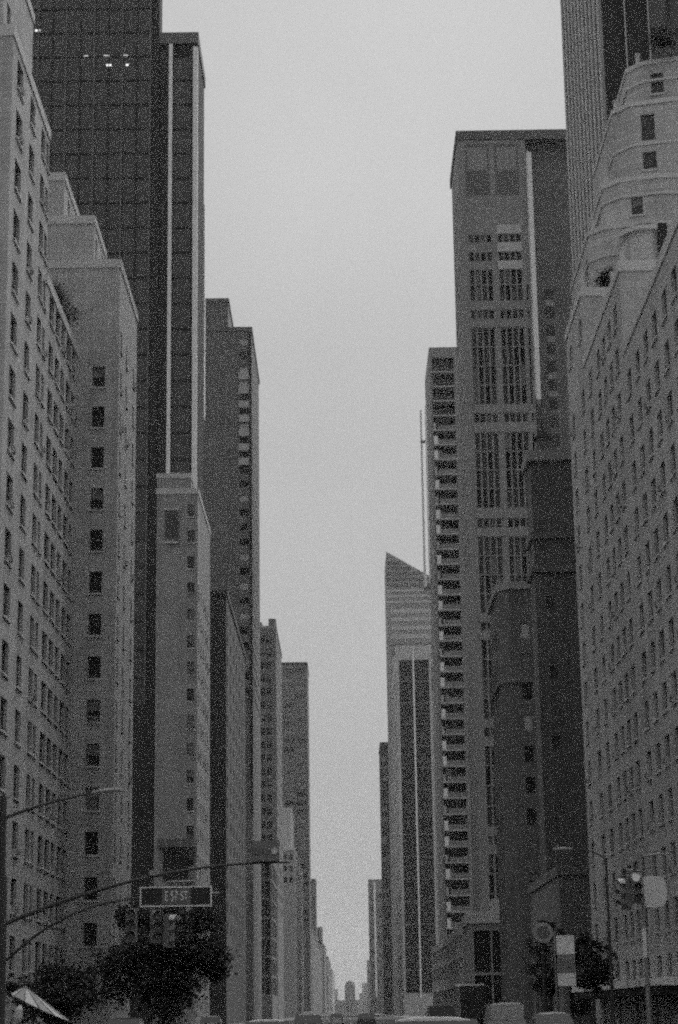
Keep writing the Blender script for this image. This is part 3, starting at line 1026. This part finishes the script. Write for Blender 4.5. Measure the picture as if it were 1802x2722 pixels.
def signal_head(label, loc, lit=None, rz=0.0, group="traffic signals on the left mast arm"):
    t = thing("traffic_signal", label, "traffic light", loc, group)
    t.rotation_euler = (0, 0, rz)
    b = MB()
    b.box(-0.18, 0.18, 0, 0.22, -0.55, 0.55, SIGNAL_DARK)
    b.box(-0.03, 0.03, 0.08, 0.14, 0.55, 0.85, POLE)
    link("housing", b.mesh("housing"), t)
    for k in range(3):
        z = 0.36 - 0.36 * k
        l = MB()
        l.tube([(0, -0.004, z), (0, -0.03, z)], 0.14, SIGNAL_LIT if lit == k else SIGN_GREY, 12)
        link("lens", l.mesh("lens"), t)
        v = MB()
        n = 8
        for j in range(n):
            a0 = math.pi * (0.0 + j / n)
            a1 = math.pi * ((j + 1) / n)
            p = [(0.165 * math.cos(a), z + 0.165 * math.sin(a)) for a in (a0, a1)]
            v.face([(p[0][0], -0.003, p[0][1]), (p[1][0], -0.003, p[1][1]), (p[1][0], -0.26, p[1][1]), (p[0][0], -0.26, p[0][1])], SIGN_WHITE if k == 0 else SIGNAL_DARK)  # white top visor paints in the highlight on it
        link("visor", v.mesh("visor"), t)
    return t


Y0 = 69.0
Ms = thing("traffic_mast", "tall dark street-lamp and signal mast with long curved arms, left kerb", "street lamp", (-11.75, Y0, 0.0))
q = MB()
q.tube([(-11.75, Y0, 0), (-11.75, Y0, 1.2)], 0.34, POLE, 12)
q.tube([(-11.75, Y0, 1.2), (-11.75, Y0, 6.3)], [0.25, 0.2], POLE, 12)
q.tube([(-11.75, Y0, 6.3), (-11.75, Y0, 9.0)], [0.145, 0.12], POLE, 12)
part(Ms, "pole", q)
q = MB()
q.tube(arc([(-11.7, Y0, 8.25), (-10.3, Y0, 8.72), (-8.7, Y0, 9.06)]), [0.06 - 0.0015 * i for i in range(15)], POLE)
part(Ms, "lamp_arm", q)
q = MB()
q.tube([(-8.72, Y0, 9.07), (-8.3, Y0, 9.14), (-7.7, Y0, 9.17)], [0.05, 0.085, 0.06], GALV, 8)
l = part(Ms, "lamp_head", q)
q = MB()
q.tube(arc([(-11.6, Y0, 4.7), (-6.7, Y0, 6.2), (-1.95, Y0, 6.62)], 20), [0.075 - 0.002 * i for i in range(21)], POLE)
part(Ms, "signal_arm", q)
q = MB()
q.tube(arc([(-11.5, Y0, 3.5), (-9.4, Y0, 4.95), (-7.0, Y0, 5.5)], 14), [0.055 - 0.0015 * i for i in range(15)], POLE)
part(Ms, "brace_arm", q)
q = MB()
q.tube([(-11.6, Y0 - 0.1, 8.9), (-11.15, Y0 - 0.1, 9.35)], 0.022, GALV, 6)
part(Ms, "bracket", q)
q = MB()
q.box(-6.72, -6.42, Y0 - 0.14, Y0 + 0.14, 6.24, 6.42, GALV)
part(Ms, "photocell", q)

Sn = thing("street_sign", "framed dark overhead street name sign hanging from the left mast arm", "street sign", (-5.8, Y0, 5.24))
sx0, sx1, sz0, sz1 = -6.98, -4.64, 5.24, 5.82
q = MB()
q.box(sx0, sx1, Y0 - 0.06, Y0 + 0.06, sz0, sz1, SIGN_DARK)
part(Sn, "panel", q)
q = MB()
e = 0.045
q.box(sx0 - e, sx1 + e, Y0 - 0.09, Y0 + 0.07, sz1, sz1 + e, SIGN_WHITE)
q.box(sx0 - e, sx1 + e, Y0 - 0.09, Y0 + 0.07, sz0 - e, sz0, SIGN_WHITE)
q.box(sx0 - e, sx0, Y0 - 0.09, Y0 + 0.07, sz0, sz1, SIGN_WHITE)
q.box(sx1, sx1 + e, Y0 - 0.09, Y0 + 0.07, sz0, sz1, SIGN_WHITE)
part(Sn, "frame", q)
q = MB()
q.box(-6.28, -5.3, Y0 - 0.075, Y0 - 0.061, sz0 + 0.02, sz1 - 0.02, SIGN_GREY)
part(Sn, "centre_panel", q)
q = MB()
q.tube([(-6.1, Y0, 6.04), (-4.62, Y0, 6.05)], 0.03, GALV, 6)
q.tube([(-6.4, Y0, sz1), (-6.4, Y0, 6.22)], 0.02, GALV, 6)
q.tube([(-5.0, Y0, sz1), (-5.0, Y0, 6.38)], 0.02, GALV, 6)
part(Sn, "hanger", q)
q = MB()
q.tube([(sx1 + e, Y0, 5.62), (sx1 + 0.32, Y0, 5.64)], 0.035, GALV, 6)
part(Sn, "bolt", q)
fc = bpy.data.curves.new("lettering", 'FONT')
fc.body = "E 57 ST"
fc.size = 0.46
fc.align_x = 'CENTER'
fc.align_y = 'CENTER'
fc.extrude = 0.006
fc.materials.append(SIGN_WHITE)
fo = bpy.data.objects.new("lettering_curve", fc)
COL.objects.link(fo)
dg = bpy.context.evaluated_depsgraph_get()
fme = bpy.data.meshes.new_from_object(fo.evaluated_get(dg))
bpy.data.objects.remove(fo)
lo = bpy.data.objects.new("lettering", fme)
COL.objects.link(lo)
lo.parent = Sn
lo.rotation_euler = (math.pi / 2, 0, 0)
lo.scale = (0.56, 1, 1)
lo.location = (-5.79 + 5.8, -0.085, 0.29)

signal_head("dark traffic signal hanging left of the street name sign", (-7.3, Y0 - 0.15, 4.6))
signal_head("dark traffic signal below the left end of the street name sign", (-6.45, Y0 - 0.15, 4.55), None, 0.3)
signal_head("dark traffic signal below the middle of the street name sign, turned sideways", (-5.95, Y0 - 0.1, 4.4), None, 1.0)
ss = thing("traffic_signal", "boxy dark signal head standing on the tip of the left mast arm", "traffic light", (-2.7, Y0, 6.62))
q = MB()
q.box(-3.2, -2.3, Y0 - 0.1, Y0 + 0.12, 6.66, 7.36, SIGNAL_DARK)
part(ss, "housing", q)
for k in range(3):
    q = MB()
    q.tube([(-3.05 + 0.3 * k, Y0 - 0.101, 7.0), (-3.05 + 0.3 * k, Y0 - 0.13, 7.0)], 0.12, SIGN_GREY if k < 2 else LAMPGLASS, 12)
    part(ss, "lens", q)

Y1 = 72.0
Mr = thing("traffic_mast", "slim street-lamp and signal mast before the right limestone building", "street lamp", (13.7, Y1, 0.0))
q = MB()
q.tube([(10.45, Y1, 0), (10.45, Y1, 6.9)], [0.1, 0.06], GALV, 10)
part(Mr, "pole", q)
Mr.location = (10.45, Y1, 0)
Mr.children[0].location = -Vector(Mr.location)
q = MB()
q.tube([(10.45, Y1, 6.85), (11.0, Y1, 6.93), (11.45, Y1, 6.92)], [0.03, 0.05, 0.035], GALV, 8)
part(Mr, "lamp_head", q)
q = MB()
q.tube([(10.45, Y1, 6.35), (9.9, Y1, 6.4)], 0.03, GALV, 8)
part(Mr, "arm", q)
q = MB()
q.box(10.33, 10.47, Y1 - 0.16, Y1 - 0.11, 3.35, 4.35, SIGN_WHITE)
part(Mr, "notice_strip", q)
signal_head("traffic signal with its top lamp lit beside the grey sign panel, right", (10.2, Y1 - 0.2, 5.75), 0, 0.15, None)
signal_head("traffic signal turned away at the left end of the right mast", (9.75, Y1 - 0.1, 5.55), None, -1.1, None)
Pn = thing("sign_panel", "rounded pale grey sign panel on the right signal mast", "sign", (10.9, Y1, 5.0))
q = MB()
pl = []
for k in range(20):
    a = 2 * math.pi * k / 20
    ca, sa = math.cos(a), math.sin(a)
    pl.append((10.82 + 0.46 * math.copysign(abs(ca) ** 0.6, ca), 5.62 + 0.55 * math.copysign(abs(sa) ** 0.6, sa)))
q.face([(x, Y1 - 0.06, z) for x, z in pl], SIGN_WHITE)
q.face([(x, Y1 - 0.02, z) for x, z in reversed(pl)], GALV)
for k in range(20):
    a, b = pl[k], pl[(k + 1) % 20]
    q.face([(b[0], Y1 - 0.06, b[1]), (a[0], Y1 - 0.06, a[1]), (a[0], Y1 - 0.02, a[1]), (b[0], Y1 - 0.02, b[1])], GALV)
part(Pn, "panel", q)

def lamp(label, x, y, z, arm, group="street lamps further along the right kerb"):
    t = thing("street_lamp", label, "street lamp", (x, y, 0), group)
    q = MB()
    q.tube([(x, y, 0), (x, y, z - 0.5)], [0.11, 0.06], POLE, 10)
    part(t, "pole", q)
    q = MB()
    q.tube(arc([(x, y, z - 0.6), (x + arm * 0.4, y, z - 0.15), (x + arm, y, z)]), 0.04, POLE)
    part(t, "arm", q)
    q = MB()
    q.tube([(x + arm, y, z), (x + arm * 1.2, y, z + 0.03), (x + arm * 1.55, y, z)], [0.05, 0.11, 0.06], GALV, 8)
    part(t, "lamp_head", q)


lamp("street lamp with a long pale head in front of the dark ledged building", 13.8, 108, 9.9, -1.8)

Ck = thing("street_clock", "round pale-rimmed disc on a dark post, right kerb", "clock", (12.2, 128, 0))
cx, cz, cy = 12.2, 6.3, 128.0
q = MB()
q.tube([(cx, cy + 0.4, 0.14), (cx, cy + 0.4, cz - 0.5)], [0.16, 0.1], POLE, 10)
part(Ck, "post", q)
q = MB()
q.tube([(cx, cy + 0.4, cz), (cx, cy, cz)], 0.6, POLE, 24)
part(Ck, "drum", q)
q = MB()
for k in range(24):
    a0, a1 = 2 * math.pi * k / 24, 2 * math.pi * (k + 1) / 24
    for r0, r1, mt in ((0.0, 0.42, SIGN_GREY), (0.42, 0.62, CONC_PALE)):
        pts = [(cx + r0 * math.cos(a0), cy - 0.03, cz + r0 * math.sin(a0)), (cx + r1 * math.cos(a0), cy - 0.03, cz + r1 * math.sin(a0)),
               (cx + r1 * math.cos(a1), cy - 0.03, cz + r1 * math.sin(a1)), (cx + r0 * math.cos(a1), cy - 0.03, cz + r0 * math.sin(a1))]
        if r0 == 0:
            pts = pts[1:]
        q.face(pts, mt)
part(Ck, "dial", q)

Bn = thing("banner", "tall pale banner hanging from a slim pole on the right kerb", "banner", (12.5, 120, 0))
q = MB()
q.tube([(12.1, 120, 0.0), (12.1, 120, 6.1)], 0.05, GALV, 8)
part(Bn, "pole", q)
q = MB()
for k in range(8):
    z0, z1 = 2.95 + k * 0.36, 2.95 + (k + 1) * 0.36
    y0_, y1_ = 120 + 0.05 * math.sin(k), 120 + 0.05 * math.sin(k + 1)
    mt = CONC if 2 <= k <= 4 else SIGN_WHITE
    q.face([(12.2, y0_, z0), (13.25, y0_, z0), (13.25, y1_, z1), (12.2, y1_, z1)], mt)
    q.face([(12.2, y0_ + 0.02, z0), (12.2, y1_ + 0.02, z1), (13.25, y1_ + 0.02, z1), (13.25, y0_ + 0.02, z0)], mt)
part(Bn, "cloth", q)

# food cart under a striped umbrella, bottom left
Fc = thing("food_cart", "food cart under a tilted pale striped umbrella, bottom left corner", "cart", (-9.0, 60, 0))
q = MB()
q.box(-9.9, -8.5, 59.6, 61.0, 0.35, 1.25, GALV)
part(Fc, "body", q)
for x in (-9.6, -8.8):
    q = MB()
    q.tube([(x, 59.5, 0.3), (x, 59.6, 0.3)], 0.28, POLE, 16)
    part(Fc, "wheel", q)
q = MB()
q.tube([(-9.2, 60.3, 1.25), (-9.35, 60.3, 2.45)], 0.025, POLE, 8)
part(Fc, "umbrella_pole", q)
apex = Vector((-9.45, 60.2, 2.52))
ring = []
for k in range(12):
    a = 2 * math.pi * k / 12 + 0.13
    ring.append(Vector((-9.02 + 0.85 * math.cos(a), 60.2 + 0.85 * math.sin(a), 1.92 - 0.4 * math.cos(a))))
for k in range(12):
    q = MB()
    a, b = ring[k], ring[(k + 1) % 12]
    q.face([apex, a, b], CONC if k % 2 else CONC_PALE)
    q.face([apex - Vector((0, 0, .02)), b - Vector((0, 0, .02)), a - Vector((0, 0, .02))], CONC_DARK)
    q.tube([apex, (a - apex) * 0.995 + apex + Vector((0, 0, .012))], 0.012, POLE, 5)
    part(Fc, "umbrella_panel", q)
q = MB()
q.tube([(-9.52, 59.4, 1.5), (-9.52, 59.4, 1.62), (-9.49, 59.4, 1.86), (-9.47, 59.4, 1.98)], [0.08, 0.13, 0.12, 0.04], LAMPGLASS, 12)
o = part(Fc, "lantern", q)

# ------------------------------------------------------------------ vehicles
RUBBER = mat("tyre_rubber", 0.03, 0.9, 0.1, 3, 0, 0)
CHROME = mat("wheel_alloy", 0.45, 0.35, 0.1, 3, 0, 0, metallic=0.7)
TAIL = mat("tail_lamp", 0.12, 0.3, 0.1, 3, 0, 0)


def vehicle(name, label, cat, loc, W, prof, cab, paint, rz=0.0, roof_in=0.16):
    """side profile (y, z) of body and of the glasshouse, tapered inwards at the roof; tail towards the camera"""
    t = thing(name, label, cat, loc, "vehicles on the avenue")
    t.rotation_euler = (0, 0, rz)

    def loft(pr, w0, w1, zlo, zhi, mt):
        b = MB()
        n = len(pr)
        wid = lambda z: (w0 + (w1 - w0) * max(0, min(1, (z - zlo) / max(0.01, zhi - zlo)))) / 2
        L = [(-wid(z), y, z) for y, z in pr]
        Rr = [(wid(z), y, z) for y, z in pr]
        for i in range(n):
            j = (i + 1) % n
            b.face([L[i], Rr[i], Rr[j], L[j]], mt)
        b.face(list(reversed(L)), mt)
        b.face(Rr, mt)
        return b
    zs = [z for _, z in prof]
    body = link("body", loft(prof, W, W * 0.97, min(zs), max(zs), paint).mesh("body"), t)
    bv = body.modifiers.new("bevel", 'BEVEL')
    bv.width = 0.05
    bv.segments = 2
    zc = [z for _, z in cab]
    glass = loft(cab, W * 0.94, W * 0.94 - 2 * roof_in, min(zc), max(zc), GLASS)
    link("windows", glass.mesh("windows"), t)
    # roof panel
    rf = [(y, z) for y, z in cab if z > max(zc) - 0.02]
    ya, yb = min(y for y, _ in rf) - 0.04, max(y for y, _ in rf) + 0.04
    rb = MB()
    hw = (W * 0.94 - 2 * roof_in) / 2 + 0.02
    zt = max(zc) - 0.05
    nu, nv = 10, 8
    ext = hw if roof_in > 0.1 else hw
    gp = [[(-hw + 2 * hw * i / nu, ya + (yb - ya) * j / nv,
            zt + 0.09 * (1 - abs(2 * i / nu - 1) ** 3.0) * (1 - abs(2 * j / nv - 1) ** 4.0)) for j in range(nv + 1)] for i in range(nu + 1)]
    for i in range(nu):
        for j in range(nv):
            rb.face([gp[i][j], gp[i + 1][j], gp[i + 1][j + 1], gp[i][j + 1]], paint)
    rb.box(-hw, hw, ya, yb, zt - 0.03, zt - 0.001, paint)
    ro = link("roof", rb.mesh("roof", False), t)
    ro.data.polygons.foreach_set("use_smooth", [True] * len(ro.data.polygons))
    Ln = max(y for y, _ in prof)
    for y in (0.85, Ln - 0.9):
        for s in (-1, 1):
            wv = MB()
            x = s * (W / 2 - 0.1)
            wv.tube([(x - 0.11 * s, y, 0.33), (x + 0.11 * s, y, 0.33)], 0.33, RUBBER, 18)
            w_ = link("wheel", wv.mesh("wheel"), t)
            rv = MB()
            rv.tube([(x + 0.111 * s, y, 0.33), (x + 0.12 * s, y, 0.33)], 0.2, CHROME, 14)
            link("rim", rv.mesh("rim"), w_)
    for s in (-1, 1):
        lv = MB()
        x = s * (W / 2 - 0.22)
        lv.box(x - 0.14, x + 0.14, -0.03, 0.02, 0.72, 0.9, TAIL)
        link("tail_lamp", lv.mesh("tail_lamp"), t)
    return t


SEDAN = [(0, 0.3), (4.6, 0.3), (4.65, 0.62), (4.2, 0.82), (3.2, 0.9), (0.9, 0.95), (0.05, 0.9)]
SEDAN_CAB = [(0.55, 0.93), (3.35, 0.88), (2.6, 1.4), (1.25, 1.42)]
VAN = [(0, 0.35), (5.0, 0.35), (5.05, 0.9), (4.4, 1.1), (0.02, 1.15)]
VAN_CAB = [(0.06, 1.12), (4.35, 1.08), (3.7, 1.95), (0.12, 1.97)]
WHITE_CAR = mat("white_car_paint", 0.8, 0.25, 0.03, 1, 0, 0, spec=0.6)
GREY_CAR = mat("pale_grey_car_paint", 0.5, 0.3, 0.03, 1, 0, 0, spec=0.6)
DARK_CAR = mat("dark_car_paint", 0.035, 0.25, 0.05, 1, 0, 0, spec=0.6)
vehicle("parked_car", "white car with a rounded roof below the right kerb's street clock", "car", (8.6, 86, 0), 1.8, SEDAN, [(y, z + 0.06) for y, z in SEDAN_CAB], WHITE_CAR)
van = vehicle("delivery_van", "pale grey van seen from behind left of the white rounded car", "van", (8.2, 107, 0), 1.95, VAN, VAN_CAB, GREY_CAR, 0, 0.06)
q = MB()
q.box(-0.86, 0.86, 0.0, 0.055, 1.14, 1.9, GREY_CAR)
link("rear_door", q.mesh("rear_door"), van)
vehicle("car", "pale car cut by the bottom edge in the middle of the avenue", "car", (1.3, 31, 0), 1.8, SEDAN, [(y, z + 0.1) for y, z in SEDAN_CAB], WHITE_CAR)
vehicle("car", "pale car roof at the bottom edge, left lanes", "car", (-2.6, 64, 0), 1.75, SEDAN, SEDAN_CAB, WHITE_CAR)
vehicle("car", "dark sport utility car ahead of the pale car in the middle lanes", "car", (5.3, 118, 0), 1.9, VAN, [(y, z - 0.05) for y, z in VAN_CAB], DARK_CAR, 0, 0.18)
vehicle("parked_car", "pale car at the bottom right corner by the kerb", "car", (10.9, 62, 0), 1.8, SEDAN, SEDAN_CAB, GREY_CAR)
for (nm, lab, x, y, pt, cabz) in (
        ("car", "dark sedan following the box truck in the right lanes", 7.4, 168, DARK_CAR, 0.05),
        ("car", "dark sedan far ahead in the centre lane", 1.6, 190, DARK_CAR, 0.05),
        ("taxi", "mid grey taxi waiting left of the centre line", -2.4, 118, GREY_CAR, 0.12),
        ("car", "dark car parked under the left street trees", -10.6, 96, DARK_CAR, 0.08),
        ("car", "pale car parked beyond the left street trees", -10.7, 158, WHITE_CAR, 0.06),
        ("car", "grey car far down the avenue near the vanishing point", -1.6, 260, GREY_CAR, 0.06)):
    cv = vehicle(nm, lab, "car", (x, y, 0), 1.8, SEDAN, [(a, b + cabz) for a, b in SEDAN_CAB], pt)
    if nm == "taxi":
        q = MB()
        q.box(-0.3, 0.3, 1.75, 1.95, 1.55, 1.72, SIGN_WHITE)
        link("roof_light", q.mesh("roof_light"), cv)
tr = thing("box_truck", "dark box truck with a pale roof edge far down the right lanes", "truck", (12.0, 200, 0), "vehicles on the avenue")
q = MB()
q.box(10.8, 13.1, 200, 206.5, 0.9, 3.95, DARK_CAR)
part(tr, "cargo_box", q)
q = MB()
q.box(10.75, 13.15, 199.95, 206.55, 3.95, 4.15, WHITE_CAR)
part(tr, "roof", q)
q = MB()
q.box(10.95, 12.95, 206.6, 208.6, 0.6, 2.7, DARK_CAR)
part(tr, "cab", q)
for y in (201.2, 207.4):
    for x in (11.0, 12.9):
        q = MB()
        q.tube([(x - 0.14, y, 0.48), (x + 0.14, y, 0.48)], 0.48, RUBBER, 16)
        part(tr, "wheel", q)

# ------------------------------------------------------------------ air
hz = bpy.data.materials.new("haze_air")
hz.use_nodes = True
ht = hz.node_tree
ht.nodes.clear()
ho = ht.nodes.new("ShaderNodeOutputMaterial")
pv = ht.nodes.new("ShaderNodeVolumePrincipled")
pv.inputs["Color"].default_value = g3(0.95)
pv.inputs["Density"].default_value = 0.0001
pv.inputs["Anisotropy"].default_value = 0.2
ht.links.new(pv.outputs[0], ho.inputs["Volume"])
q = MB()
q.box(-2700, 2700, -800, 6100, -1.2, 215, hz)
ha = link("haze", q.mesh("haze"))
ha["kind"] = "stuff"
ha["label"] = "pale even haze filling the avenue"
